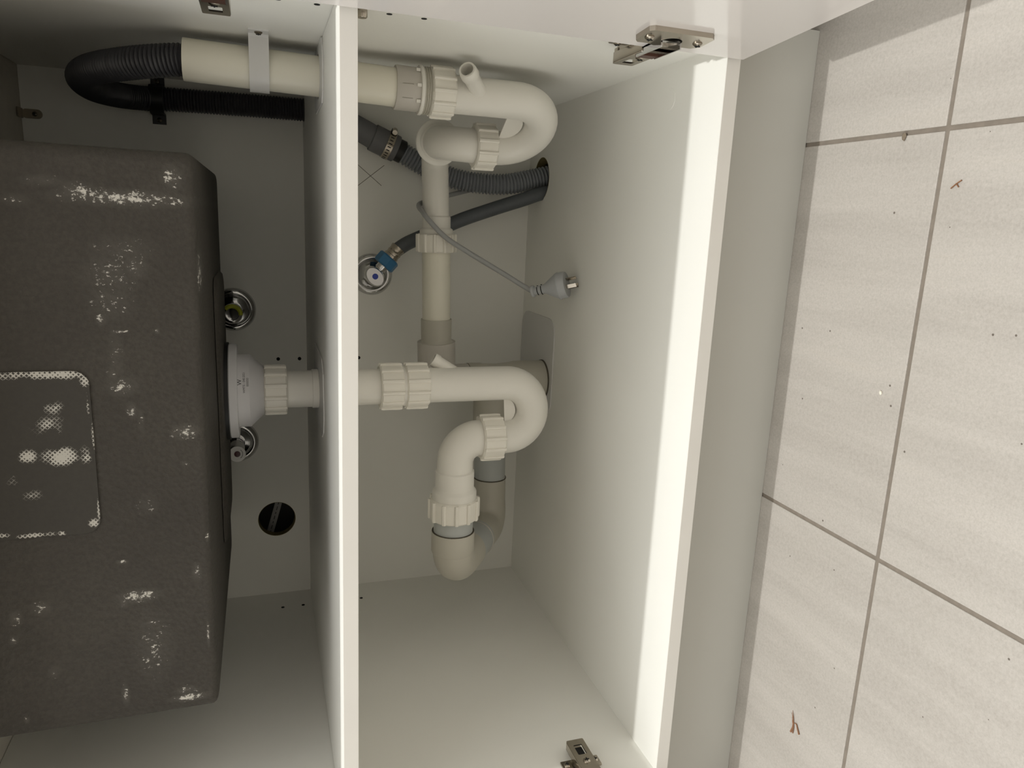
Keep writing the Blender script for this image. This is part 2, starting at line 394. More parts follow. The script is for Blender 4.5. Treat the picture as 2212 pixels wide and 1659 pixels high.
# ------------------------------------------------------------------ worktop, kickboard
SB = (-.722, -.1385, .068, .485)   # sink bowl outline x0 x1 y0 y1
v, f = plate2d(rect(-1.7, 1.0, -.040, .66), [rrect(SB[0] + .02, SB[1] - .02, SB[2] + .02, SB[3] - .02, .02)], .032, lambda x, y, h: (x, y, ZT + .0165 + h))
mk('worktop', v, f, 'bench', label='pale worktop slab lying over the cabinet and sink', cat='worktop')
mk('kickboard', *box(-1.49, .0373, .0387, .0547, FZ, -.0170, .0008), 'kick', label='white kickboard under the cabinet, standing on the tiles', cat='kickboard')

# closed neighbours on either side
nb = thing('base_cabinet', (-1.19, .29, -.0164), 'closed white base cabinet standing left of the sink cabinet', 'cabinet')
mk('body', *box(-1.49, -W - .018, 0, D + .012, -.0164, ZT, .0008), 'melamine', nb)
for x0, x1 in ((-1.489, -1.1905), (-1.1875, -W - .0195)): mk('door', *box(x0, x1, -.019, -.002, -.0164, .775, .0009), 'gloss', nb)
dw = thing('dishwasher', (.34, .29, FZ), 'white-fronted dishwasher built in right of the sink cabinet', 'dishwasher')
mk('body', *box(.042, .638, .004, .57, -.06, .775, .003), 'greypvc', dw)
mk('front_panel', *box(.042, .638, -.016, .002, -.03, .775, .0012), 'gloss', dw)
mk('plinth', *box(.046, .634, .10, .115, FZ, -.06, .001), 'black', dw)

# ------------------------------------------------------------------ cabinet
cab = thing('sink_cabinet', (-W / 2, .3, -.016), 'white melamine sink cabinet with a middle shelf and its right door open', 'cabinet')
HB = (-.724, .4475, .0317)        # round hole in the back panel
v, f = plate2d(rect(-W, 0, -.016, ZT), [circ(*HB, 48)], .012, lambda x, y, h: (x, D + .006 + h, y))
mk('back_panel', v, f, 'melamine', cab, plabel='white back panel with a round cut hole')
ringg = G().add(lathe((HB[0], D - .0002, HB[1]), (0, 1, 0), [(HB[2] + .0002, 0), (HB[2] + .0002, .0124), (HB[2] - .0012, .0124), (HB[2] - .0008, .006), (HB[2] - .0004, 0), (HB[2] + .0002, 0)], 48))
ringg.mk('hole_rim', 'chip', cab, 40, plabel='raw chipboard rim of the back hole')
for nm, x0, x1 in (('side_panel', 0, .016), ('side_panel', -W - .016, -W)):
    mk(nm, *box(x0, x1, 0, D + .012, -.0164, ZT, .0006), 'melamine', cab)
HH = (-.1137, .526, .0355)
SP = (-.455, .470)                # soil stack
v, f = plate2d(rect(-W, 0, .0008, D), [circ(*HH, 48), circ(*SP, .036, 40)], .0164, lambda x, y, h: (x, y, -.0082 + h))
mk('bottom_panel', v, f, 'melamine', cab)
lathe_rim = G().add(lathe((HH[0], HH[1], -.0163), (0, 0, 1), [(HH[2] + .0002, 0), (HH[2] + .0002, .0164), (HH[2] - .0008, .0164), (HH[2] - .0014, 0), (HH[2] + .0002, 0)], 48))
lathe_rim.mk('hole_rim', 'chip', cab, 40, plabel='raw chipboard rim of the floor hole')
mk('edge_strip', *box(-W, 0, 0, .0011, -.0164, 0, .0004), 'edge', cab)
P1 = (-.0345, .231); P2 = (-.419, .2954)
v, f = plate2d(rect(-W + .0008, -.0008, .0008, D - .001), [circ(*P1, .030), circ(*P2, .034), circ(-.0315, .562, .0245)], .0158, lambda x, y, h: (x, y, ZS - .0079 + h))
mk('shelf', v, f, 'melamine', cab, plabel='middle shelf with pipe holes')
mk('edge_strip', *box(-W + .0008, -.0008, 0, .0011, ZS - .0158, ZS, .0004), 'edge', cab)
# small drilled holes
def hole(p, ax, r=.0028): mk('drilled_hole', *lathe(Vector(p) - Vector(ax) * .0001, ax, [(0, 0), (r, 0), (r, .0005), (0, .0005)], 16), 'void', cab)
for z in (.4404, .4059, .3391, .3055): hole((0, .0584, z), (-1, 0, 0))
for z in (.4422, .4077, .306): hole((-W, .533, z), (1, 0, 0))
for z in (.4386, .4037, .3035): hole((-.4335, D, z), (0, -1, 0), .003)
G().add(lathe((0, .056, .3655), (-1, 0, 0), [(0, 0), (.0055, 0), (.0055, .006), (.0045, .0072), (0, .0076)], 20)).mk('shelf_pin', 'nickel', cab, 40, plabel='nickel shelf pin')
g = G().add(lathe((-.0392, .111, 0), (0, 0, 1), [(0, 0), (.0125, 0), (.0125, .0002), (.0122, .0005), (0, .0005)], 32)); g.mk('screw_cap', 'melamine', cab, 40)
# pencil cross on the back panel
for a, b in (((-.1045, .307), (-.1382, .2651)), ((-.1415, .306), (-.1048, .2607))):
    a = Vector((a[0], D - .0001, a[1])); b = Vector((b[0], D - .0001, b[1])); d = (b - a).normalized(); s = d.cross(Vector((0, 1, 0))) * .00045; yv = Vector((0, -.0002, 0))
    V = [p + q * s + h * yv for p in (a, b) for q in (-1, 1) for h in (0, 1)]
    mk('pencil_mark', V, box(0, 1, 0, 1, 0, 1)[1], 'pencil', cab)
# metal angle tab under the worktop
mt = thing('angle_bracket', (-.066, D, .76), 'small zinc angle bracket screwed to the top of the back panel', 'bracket')
g = G().add(plate2d(rrect(-.0725, -.0595, .757, .7835, .0062), [], .0016, lambda x, y, h: (x, D - .0012 + h, y)))
g.add(box(-.0725, -.0595, D - .024, D - .0008, .7815, .7832)); g.mk('tab', 'nickel_dull', mt, 30)
screw((-.066, D - .002, .7665), (0, -1, 0), .0035, mt, 'nickel_dull')

# right door, swung a little past square; its hinge-side edge stands proud of the side panel
dn = Vector((.084, -.9965, 0)).normalized()          # along the door, away from the cabinet
dt = Vector((dn.y * -1, dn.x, 0)) ; dt = Vector((.9965, .084, 0)).normalized()   # through its thickness
d0 = Vector((-.0144, -.0035, 0))
V = [d0 + dn * a + dt * b + Vector((0, 0, z)) for a in (0, .43) for b in (0, .0165) for z in (-.0165, .775)]
bm = bmesh.new(); vv = [bm.verts.new(p) for p in V]
for fc in box(0, 1, 0, 1, 0, 1)[1]: bm.faces.new([vv[i] for i in fc])
bmesh.ops.recalc_face_normals(bm, faces=bm.faces); bmesh.ops.bevel(bm, geom=list(bm.edges), offset=.0009, segments=2, affect='EDGES'); bm.verts.index_update()
mk('door', [v.co.copy() for v in bm.verts], [tuple(v.index for v in f.verts) for f in bm.faces], 'gloss', cab, 40, plabel='glossy white cabinet door standing open').modifiers.new('normals', 'WEIGHTED_NORMAL'); bm.free()

def hinge(z0, right=True, cup=True):
    s = -1 if right else 1; xb = 0 if right else -W
    X = lambda a: xb + s * a
    def bx(a0, a1, y0, y1, z0_, z1_, b=.0008): return box(min(X(a0), X(a1)), max(X(a0), X(a1)), y0, y1, z0_, z1_, b)
    h = bpy.data.objects.new('hinge', None); COL.objects.link(h); h.parent = cab; h.location = Vector((xb, .03, z0)) - wloc(cab)
    h['label'] = 'nickel concealed hinge'
    g = G().add(bx(0, .0065, -.0 + .004, .060, z0 - .0085, z0 + .0085)); g.add(bx(0, .0035, .029, .046, z0 - .026, z0 + .026, .0014)); g.add(bx(.003, .0075, .056, .064, z0 - .0095, z0 + .0095))
    g.mk('mounting_plate', 'nickel', h, 40)
    for q in (-1, 1): screw((X(.0035), .0375, z0 + q * .0195), (s, 0, 0), .0042, h)
    g = G().add(plate2d(rrect(-.004, .062, -.0118, .0118, .002), [rrect(.034, .052, -.0058, .0058, .0012)], .0016, lambda x, y, k: (X(.0180) + k, x, z0 + y)))
    g.add(bx(.008, .0180, -.004, .060, z0 - .0122, z0 - .0106, .0004)); g.add(bx(.008, .0180, -.004, .060, z0 + .0106, z0 + .0122, .0004))
    g.mk('arm', 'nickel', h, 30)
    mk('arm_slot', *bx(.0085, .0145, .034, .052, z0 - .0058, z0 + .0058, 0), 'slot', h)
    screw((X(.0185), .022, z0), (s, 0, 0), .0046, h)
    if cup:
        # link from the arm to the cup, and the cup plate on the door
        a = Vector((X(.0145), .004, z0)); b = d0 + dn * .036 - dt * .003 + Vector((0, 0, z0))
        u = (b - a).normalized(); w = u.cross(Vector((0, 0, 1))).normalized() * (1 if right else 1)
        g = G()
        for lo, hi, th in ((-.011, .011, .0012),):
            V = [p + w * q + Vector((0, 0, r)) for p in (a - u * .006, b) for q in (-.0006, .0012) for r in (lo, hi)]; g.add((V, box(0, 1, 0, 1, 0, 1)[1]))
        for r0, r1 in ((-.011, -.0095), (.0095, .011)):
            V = [p + w * q + Vector((0, 0, r)) for p in (a - u * .006, b) for q in (-.006, .007) for r in (r0, r1)]; g.add((V, box(0, 1, 0, 1, 0, 1)[1]))
        g.mk('link', 'chrome', h)
        V = [p + w * q + Vector((0, 0, r)) for p in (a - u * .010, a + u * .002) for q in (-.0045, .0062) for r in (-.0095, .0095)]
        mk('link_end', V, box(0, 1, 0, 1, 0, 1)[1], 'brass', h)
        mp = lambda x, y, k: d0 + dn * (.041 + x) - dt * (.0022 + k) + Vector((0, 0, z0 + y))
        out = [(-.017, .030), (-.012, .034), (.014, .034), (.0175, .030), (.0175, -.030), (.014, -.034), (-.010, -.034), (-.0165, -.027), (-.0165, -.019)]
        out += [(-.0165 - .006 * math.sin(PI * k / 8), -.019 + .038 * k / 8) for k in range(1, 8)] + [(-.0165, .019)]
        v, f = plate2d(out, [circ(-.006, 0, .0105, 24)], .0046, mp); mk('cup_plate', v, f, 'nickel', h)
        c = d0 + dn * .035 + Vector((0, 0, z0))
        mk('cup', *lathe(c - dt * .0004, -dt, [(0, 0), (.0112, 0), (.0112, .0004), (0, .0004)], 24), 'slot', h)
        for q in (-1, 1): screw(d0 + dn * .040 - dt * .0043 + Vector((0, 0, z0 + q * .0255)), -dt, .0046, h)
    return h
hinge(.089); hinge(.493); hinge(.0885, False, False)

# ------------------------------------------------------------------ sink
sink = thing('sink', (SX, .2765, SZ), 'dark grey composite sink bowl hanging over the shelf, scuffed with white marks', 'sink')
def loft(levels):
    V = []; F = []; n = None
    for z, ins, r in levels:
        o = rrect(SB[0] + ins, SB[1] - ins, SB[2] + ins, SB[3] - ins, r, 8); n = len(o); V += [(x, y, z) for x, y in o]
    for k in range(len(levels) - 1):
        for i in range(n): j = (i + 1) % n; F.append((k * n + i, k * n + j, (k + 1) * n + j, (k + 1) * n + i))
    F.append(tuple(range((len(levels) - 1) * n, len(levels) * n))); return V, F
lv = [(.5135, .15, .03), (.5175, .04, .012), (.5190, .008, .012), (.5200, .0040, .012), (.5215, .0016, .012), (.5240, .0003, .012), (.5265, 0, .012), (.776, -.002, .014), (.776, -.022, .035), (.7838, -.022, .035), (.7838, .012, .03), (.535, .016, .03), (.528, .03, .03)]
o = loft(lv); n = len(rrect(0, 1, 0, 1, .1, 8)); o[1].append(tuple(range(n)))
bw = mk('bowl', *o, 'sink', sink, 35); bw.modifiers.new('normals', 'WEIGHTED_NORMAL').keep_sharp = True
bs = []
g = G(); lv2 = [(.5135, .128, .02), (.510, .132, .02), (.509, .138, .018)]
o = loft(lv2); mk('drain_boss', *o, 'sink', sink, 35)
v, f = plate2d(rrect(-.5055, -.3425, .6185, .756, .014), [], .0036, lambda x, y, h: (x, SB[2] - .0006 + h, y)); mk('label_pad', v, f, 'pad', sink, plabel='rounded pad with worn woven print on the bowl front')

# ------------------------------------------------------------------ sink waste
ax, ay = P2
ws = thing('sink_waste', (ax, ay, .433), 'pale grey funnel-shaped sink waste with a ribbed nut under the bowl', 'sink waste')
Z = (0, 0, -1)
G().add(lathe((ax, ay, .509), Z, [(0, 0), (.0635, 0), (.0635, .0045), (.02, .0045)], 48)).mk('gasket', 'black', ws, 40)
G().add(lathe((ax, ay, .5045), Z, [(.03, 0), (.0605, 0), (.0615, .001), (.0612, .0095), (.0602, .0105), (.046, .0105)], 64)).mk('rim', 'waste', ws, 40)
RB = .0475
G().add(lathe((ax, ay, .4945), Z, [(.04, 0), (RB, 0), (RB, .0148), (.0468, .0158), (.0318, .0312), (.0300, .0320), (.02, .0322)], 64)).mk('cup_body', 'waste', ws, 25)
g = nut((ax, ay, .4625), Z, .0335, .029, 12, .025, .15); g.mk('union_nut', 'nutpvc', ws, 30)
def wrap(vf, th0, z0, r, c=P2):
    return [(c[0] + r * math.sin(th0 + x / r), c[1] - r * math.cos(th0 + x / r), z0 + y) for x, y, *_ in vf[0]], vf[1]
th = math.radians(25.5); lab = G()
for s_, sz, z in (('W', .0074, .4913), ('WMTS - 040:2021', .0037, .4861), ('000050', .0037, .4818)): lab.add(wrap(textmesh(s_, sz), th, z, RB + .00015))
lab.mk('lettering', 'ink', ws)

# ------------------------------------------------------------------ left trap (under the sink)
t2 = thing('drain_trap', (-.5, ay, .06), 'larger white drain trap below the sink waste, its outlet running left', 'drain trap', 'white drain traps under the shelf')
G().add(sweep([(ax, ay, z) for z in (.436, .405, .36, .29)], .0247, 40)).mk('inlet_pipe', 'pvc', t2, 40)
G().add(ring((ax, ay, .402), Z, .0262, .02, .0095)).mk('pipe_bead', 'pvc', t2, 40)
nut((ax, ay, .3115), Z, .0335, .0315, 12, .0245, .1).mk('union_nut', 'nutpvc', t2, 30)
G().add(ring((ax, ay, .281), Z, .0285, .02, .006)).mk('collar', 'pvc', t2, 40)
nut((ax, ay, .2765), Z, .0335, .0325, 12, .0245, .1).mk('union_nut', 'nutpvc', t2, 30)
rx, ry = -.4985, .288; zc = .1255; ru = .5 * math.hypot(rx - ax, ry - ay)
cx, cy = (ax + rx) / 2, (ay + ry) / 2; hv = Vector((ax - cx, ay - cy, 0)).normalized()
U = [Vector((ax, ay, z)) for z in (.26, .23, .2, .165, .14)] + [Vector((cx, cy, zc)) + hv * ru * math.cos(q) - Vector((0, 0, 1)) * ru * math.sin(q) for q in [PI * k / 22 for k in range(23)]] + [Vector((rx, ry, z)) for z in (.14, .155)]
G().add(sweep(U, .0247, 40)).mk('u_bend', 'pvc', t2, 50)
def web(A, B, z0, z1, par):   # thin moulded web filling the inside of the bend
    n = (B - A).cross(Vector((0, 0, 1))).normalized() * .0012; c = (A + B) / 2; h = (B - A).length / 2; d = (B - A).normalized()
    pr_ = [c - d * h, c + d * h] ; P = [c + d * (h * math.cos(q)) + Vector((0, 0, -h * .95 * math.sin(q))) for q in [PI * k / 14 for k in range(15)]]
    V = [p + n for p in P] + [p - n for p in P]; k = len(P)
    F = [tuple(range(k)), tuple(range(k, 2 * k))] + [(i, (i + 1) % k, k + (i + 1) % k, k + i) for i in range(k)]
    mk('web', V, F, 'pvc', par)
web(Vector((ax - .022, ay - .002, zc + .004)), Vector((rx + .022, ry - .002, zc + .004)), 0, 0, t2)
nut((rx, ry, .133), (0, 0, 1), .0345, .033, 12, .0245, .2).mk('union_nut', 'nutpvc', t2, 30)
zr = .2015; xs = -.545
E2 = fillet([(rx, ry, .150), (rx, ry, zr), (-.555, ry + .001, zr)], .034, 14)
G().add(sweep(E2, .0262, 40)).mk('outlet_elbow', 'pvc', t2, 50)
L = (-1, 0, -.01)
G().add(lathe((-.545, ry + .001, zr), L, [(.02, 0), (.0265, 0), (.0285, .002), (.0285, .026), (.029, .028), (.0318, .031), (.0325, .033), (.0325, .052), (.02, .052)], 48)).mk('outlet_socket', 'pvc', t2, 40)
nut((-.588, ry + .001, zr), L, .0385, .032, 12, .029, .13).mk('union_nut', 'nutpvc', t2, 30)
tip = Vector((-.3835, .305, .234)); bs_ = Vector((ax + .012, ay + .004, .196))
G().add(sweep([bs_, bs_.lerp(tip, .6), bs_.lerp(tip, .8), bs_.lerp(tip, .84), tip], [.009, .009, .009, .0102, .0098], 24, hollow=.002)).mk('hose_spigot', 'pvc', t2, 50)

# ------------------------------------------------------------------ right standpipe, its strap and trap
mk('standpipe', *sweep([(-.0305, .231, .536), (-.031, .231, .52), (-.0340, .231, .40), (-.0375, .231, .30)], .0222, 40, hollow=.0022), 'cream', smooth=50,
   label='cream standpipe rising through the shelf beside the right side panel', cat='pipe')
ps = thing('pipe_saddle', (0, .231, .457), 'white plastic strap holding the cream standpipe to the side panel', 'pipe strap')
g = G(); pc = Vector((-.0325, .231)); rr = .0245; path = [(-.0008, .231 - rr - .021), (-.0008, .231 - rr - .004), (-.004, .231 - rr - .0006)]
path += [(pc[0] + .0 - rr * math.sin(q), .231 - rr * math.cos(q)) for q in [PI * k / 16 for k in range(17)]]
path += [(-.004, .231 + rr + .0006), (-.0008, .231 + rr + .004), (-.0008, .231 + rr + .021)]
V = []; F = []; w2 = .0105
for i, p in enumerate(path):
    a = Vector(path[max(i - 1, 0)]); b = Vector(path[min(i + 1, len(path) - 1)]); d = (b - a).normalized(); nrm = Vector((-d.y, d.x)) * .0008
    for q in (-1, 1):
        for z in (-w2, w2): V.append((p[0] + q * nrm.x, p[1] + q * nrm.y, .4575 + z))
    if i:
        o_ = (i - 1) * 4
        for e in ((0, 1), (1, 3), (3, 2), (2, 0)): F.append((o_ + e[0], o_ + e[1], o_ + 4 + e[1], o_ + 4 + e[0]))
F += [(0, 1, 3, 2), (len(V) - 4, len(V) - 3, len(V) - 1, len(V) - 2)]
mk('strap', V, F, 'strap', ps, 30); screw((-.0016, .231 - rr - .013, .4575), (-1, 0, 0), .0042, ps, 'nickel_dull')

bx1, by1 = -.0385, .231
t1 = thing('drain_trap', (-.06, .27, .08), 'smaller white drain trap below the cream standpipe near the right side panel', 'drain trap', 'white drain traps under the shelf')
G().add(lathe((-.0372, by1, .305), (-.02, 0, -1), [(.019, 0), (.0248, 0), (.0254, .001), (.0252, .029), (.0235, .029)], 48)).mk('adaptor_socket', 'lilacpvc', t1, 40)
fr = [(-.006, .004), (.006, .004), (.006, -.004), (-.006, -.004)]
fm = plate2d(rect(-.0085, .0085, -.0065, .0065), [rect(-.0077, .0077, -.0057, .0057)], .0001, lambda x, y, h: (x, y, h))
mk('moulded_frame', *wrap(fm, math.radians(-14), .2925, .02545, (-.0374, by1)), 'greypvc', t1)
G().add(ring((-.0378, by1, .2765), Z, .0285, .02, .0045)).mk('lock_ring', 'pvc', t1, 40)
for q in (-.75, -.05, .75):
    a = q + .1; c = Vector((-.0376 + .0262 * math.sin(a), by1 - .0262 * math.cos(a), .279)); mk('stop_lug', *box(c.x - .0018, c.x + .0018, c.y - .0018, c.y + .0018, c.z - .002, c.z + .003, .0004), 'pvc', t1)
thr = [(.02, 0), (.0262, 0)]
for k in range(4): thr += [(.0274, .0012 + k * .0026), (.0274, .0018 + k * .0026), (.0258, .0026 + k * .0026)]
thr += [(.02, .0115)]
G().add(lathe((-.0379, by1, .2725), Z, thr, 48)).mk('threaded_collar', 'greypvc', t1, 40)
nut((-.0382, by1, .2625), Z, .0308, .0290, 12, .0222, .05).mk('union_nut', 'nutpvc', t1, 30)
rx1, ry1 = -.090, .309; zc1 = .1505; ru1 = .5 * math.hypot(rx1 - bx1, ry1 - by1); cx, cy = (bx1 + rx1) / 2, (by1 + ry1) / 2
hv = Vector((bx1 - cx, by1 - cy, 0)).normalized()
U = [Vector((bx1, by1, z)) for z in (.25, .22, .19, .165)] + [Vector((cx, cy, zc1)) + hv * ru1 * math.cos(q) - Vector((0, 0, 1)) * ru1 * math.sin(q) for q in [PI * k / 22 for k in range(23)]] + [Vector((rx1, ry1, z)) for z in (.16, .17)]
G().add(sweep(U, .0225, 40)).mk('u_bend', 'pvc', t1, 50)
web(Vector((bx1, by1, zc1 + .003)) - hv * .02, Vector((rx1, ry1, zc1 + .003)) + hv * .02, 0, 0, t1)
nut((rx1, ry1, .1545), (0, 0, 1), .0318, .029, 12, .0225, .2).mk('union_nut', 'nutpvc', t1, 30)
E1 = fillet([(rx1, ry1, .176), (rx1 + .002, ry1, .2245), (rx1 + .006, .362, .2205)], .034, 14)
G().add(sweep(E1, .0226, 40)).mk('swivel_elbow', 'pvc', t1, 50)
yv = Vector((.006, .053, -.004)).normalized()
pr0 = Vector((rx1 + .0055, .352, .2212))
G().add(lathe(pr0, yv, [(.02, 0), (.0255, 0), (.0255, .003), (.0300, .0036), (.0315, .005), (.0315, .011), (.0300, .0125), (.02, .0125)], 48)).mk('elbow_collar', 'pvc', t1, 40)
E3 = fillet([pr0 + yv * .008, Vector((-.083, .459, .2035)), Vector((-.20, .459, .1985))], .036, 14)
G().add(sweep(E3, .0208, 40)).mk('outlet_pipe', 'pvc', t1, 50)
XR = Vector((-1, 0, -.022)).normalized()
def xr(x): return Vector((x, .459, .2008 - .022 * (-.14 - x) - .0012))
G().add(lathe(xr(-.184), XR, [(.018, 0), (.0208, 0), (.0225, .002), (.0225, .018), (.0228, .0185), (.0255, .0205), (.0262, .022), (.0262, .034), (.02, .034)], 44)).mk('outlet_socket', 'pvc', t1, 40)
nut(xr(-.2115), XR, .0325, .029, 12, .0225, .3).mk('union_nut', 'nutpvc', t1, 30)
tip = Vector((-.0175, .183, .2285)); bs_ = Vector((bx1, by1 - .008, .199))
G().add(sweep([bs_, bs_.lerp(tip, .5), bs_.lerp(tip, .74), bs_.lerp(tip, .78), bs_.lerp(tip, .92), tip], [.0098, .0098, .0098, .0112, .0108, .0098], 28, hollow=.0022)).mk('hose_spigot', 'pvc', t1, 50)

# ------------------------------------------------------------------ waste stack: branches from both traps to one pipe down
wsx, wsy = SP
st = thing('waste_stack', (wsx, wsy, 0), 'grey and cream waste pipes joining both traps and dropping through the bottom panel', 'waste pipe')
G().add(sweep([xr(-.236), xr(-.30), xr(-.352)], .0226, 40)).mk('branch_pipe', 'cream', st, 40)
G().add(lathe(xr(-.347), XR, [(.02, 0), (.0246, 0), (.0248, .002), (.0245, .032), (.0245, .034), (.0272, .0375), (.0285, .0415), (.0285, .05), (.02, .05)], 44)).mk('reducer', 'greypvc', st, 40)
top = [xr(-.386), xr(-.44) , Vector((wsx, wsy - .006, .18)), Vector((wsx, wsy, .165)), Vector((wsx, wsy, .135))]
E = fillet([xr(-.384), Vector((wsx, .462, .191)), Vector((wsx, wsy, .132))], .034, 12)
G().add(sweep(E, .0308, 44)).mk('socket_elbow', 'lilacpvc', st, 50)
G().add(lathe((wsx, wsy, .136), Z, [(.024, 0), (.0305, 0), (.0315, .0015), (.0315, .022), (.0302, .025), (.0295, .048), (.0302, .058), (.0312, .072), (.0338, .082), (.0338, .1345), (.03, .1345)], 48)).mk('tee', 'greypvc', st, 40)
G().add(ring((wsx, wsy, .1370), Z, .0312, .028, .0012)).mk('joint_line', 'seam', st, 40)
G().add(ring((wsx, wsy, .0040), Z, .0350, .030, .0030)).mk('joint_line', 'seam', st, 40)
XL = Vector((-1, 0, -.022)).normalized()
def xl(x): return Vector((x, wsy, .0935 + .022 * (x + .5)))
G().add(sweep([xl(-.463), xl(-.54)], .0300, 40)).mk('tee_branch', 'greypvc', st, 40)
G().add(sweep([xl(-.52), xl(-.60), xl(-.636)], .0272, 40)).mk('branch_pipe', 'greypipe', st, 40)
c1 = Vector((-.712, .462, .0885)); c2 = Vector((-.699, ry + .001, zr - .001))
mid = c1.lerp(c2, .42)
G().add(sweep(fillet([xl(-.628), xl(-.668), c1, mid], [.05, .034], 12), [.0285] * 28 if False else .0283, 40)).mk('bend', 'greypvc', st, 50)
G().add(ring(xl(-.629), (1, 0, 0), .0292, .026, .0014)).mk('joint_line', 'seam', st, 40)
G().add(sweep([mid + (c1 - mid).normalized() * .012, c1.lerp(c2, .72)], .0290, 40)).mk('link_pipe', 'greypipe', st, 40)
G().add(ring(mid + (c2 - c1).normalized() * -.006, (c2 - c1), .0300, .027, .003)).mk('joint_line', 'lilacpvc', st, 40)
G().add(sweep(fillet([c1.lerp(c2, .64), c2, Vector((-.648, ry + .001, zr))], .034, 14), .0304, 44)).mk('elbow', 'greypvc', st, 50)
G().add(lathe((-.6405, ry + .001, zr), (-1, 0, 0), [(.026, 0), (.0316, 0), (.0320, .001), (.0320, .030), (.0308, .033), (.028, .034)], 48)).mk('elbow_socket', 'greypvc', st, 40)
G().add(sweep([(-.612, ry + .001, zr), (-.65, ry + .001, zr)], .0292, 44)).mk('stub_pipe', 'greypipe', st, 40)
G().add(ring((-.6398, ry + .001, zr), (-1, 0, 0), .0316, .029, .0012)).mk('joint_line', 'seam', st, 40)

# cover plates round the pipes
v, f = plate2d(rrect(-.5135, -.3455, .425, .5855, .028), [circ(*SP, .0352, 40)], .0016, lambda x, y, h: (x, y, .0009 + h))
mk('cover_plate', v, f, 'plate', label='pale rounded cover plate on the bottom panel around the grey waste pipe', cat='cover plate', group='pipe cover plates')
def esc(cx, cy, r, hr, pts, lab):
    v, f = plate2d(pts, [circ(cx, cy, hr, 36)], .0014, lambda x, y, h: (x, y, ZS + .0009 + h))
    o = mk('cover_plate', v, f, 'plate', label=lab, cat='cover plate', group='pipe cover plates')
    return o
esc(*P2, .09, .0255, [(P2[0] + a, P2[1] + b) for a, b in ((.052, -.058), (.036, -.080), (-.018, -.087), (-.040, -.078), (-.052, -.056), (-.052, .056), (-.036, .08), (.036, .08), (.052, .058))], 'thin cover plate on the shelf around the sink pipe')
esc(*P1, .06, .0245, [(-.0012, .183), (-.010, .176), (-.026, .1715), (-.058, .1745), (-.069, .184), (-.0705, .275), (-.060, .290), (-.0012, .290)], 'thin cover plate on the shelf around the standpipe, against the side panel')

# ------------------------------------------------------------------ dishwasher drain hose
dh = thing('drain_hose', (-.03, .45, 0), 'dark corrugated drain hose looping over the standpipe and running down to the floor hole', 'drain hose')
pth = spline([(-.0308, .231, .506), (-.0312, .233, .54), (-.036, .252, .588), (-.0385, .30, .634), (-.039, .36, .660), (-.039, .42, .668), (-.0385, .48, .664), (-.037, .53, .645), (-.0345, .560, .618), (-.0325, .568, .595), (-.031, .5685, .52), (-.0305, .566, .42), (-.0312, .562, .36)], 12)
G().add(corrugated(pth, .0152, .0174, .0044, 28)).mk('upper_hose', 'blackhose', dh, 25)
lo = spline([(-.031, .562, .375), (-.037, .562, .345), (-.0565, .565, .296), (-.068, .565, .275)], 10)
G().add(sweep(lo, .0192, 28)).mk('smooth_cuff', 'greycuff', dh, 40)
da = Vector((-.063, .5655, .284)); db = Vector((-.0815, .5665, .2385)); du = (db - da).normalized()
Lc = (db - da).length
G().add(lathe(da, du, [(.018, 0), (.0208, 0), (.0218, .001), (.0218, Lc * .86), (.0208, Lc * .88), (.018, Lc * .88)], 36)).mk('rubber_sleeve', 'greycuff', dh, 40)
G().add(lathe(da + du * (Lc * .84), du, [(.016, 0), (.0186, 0), (.0188, .013), (.0165, .015), (.012, .015)], 32)).mk('end_piece', 'black', dh, 40)
hc = thing('hose_clamp', tuple(da + du * (Lc * .55)), 'steel band clamp with slots and a screw, tightened on the drain hose', 'hose clamp')
cb = da + du * (Lc * .46)
G().add(ring(cb, du, .0230, .0216, .0115, 44)).mk('band', 'nickel', hc, 40)
x_, y_, a_ = frame(du); g = G()
for k in range(26):
    q = 2 * PI * k / 26; d = x_ * math.cos(q) + y_ * math.sin(q); s = a_.cross(d)
    V = [cb + a_ * t + s * u + d * h for t in (.0026, .0082) for u in (-.0008, .0008) for h in (.0227, .02315)]; g.add((V, box(0, 1, 0, 1, 0, 1)[1]))
g.mk('slots', 'slot', hc)
sd = (Vector((.75, -.3, .55)) - du * Vector((.75, -.3, .55)).dot(du)).normalized()
sx_ = du.cross(sd)
G().add(cyl(cb + du * .0058 + sd * .0262 - sx_ * .005, sx_, .0044, .010, 20)).mk('clamp_screw', 'nickel', hc, 40)
V = [cb + du * t + sx_ * u + sd * h for t in (.001, .0105) for u in (-.0085, .004) for h in (.0222, .0262)]; mk('screw_housing', V, box(0, 1, 0, 1, 0, 1)[1], 'slot', hc)
pth = spline([da + du * (Lc * 1.0), (-.0905, .565, .2225), (-.108, .562, .185), (-.121, .556, .145), (-.1262, .548, .105), (-.1255, .540, .06), (-.117, .538, .02), (-.107, .536, -.02), (-.105, .536, -.055)], 12)
G().add(corrugated(pth, .0136, .0178, .0057, 28)).mk('lower_hose', 'greyhose', dh, 25)
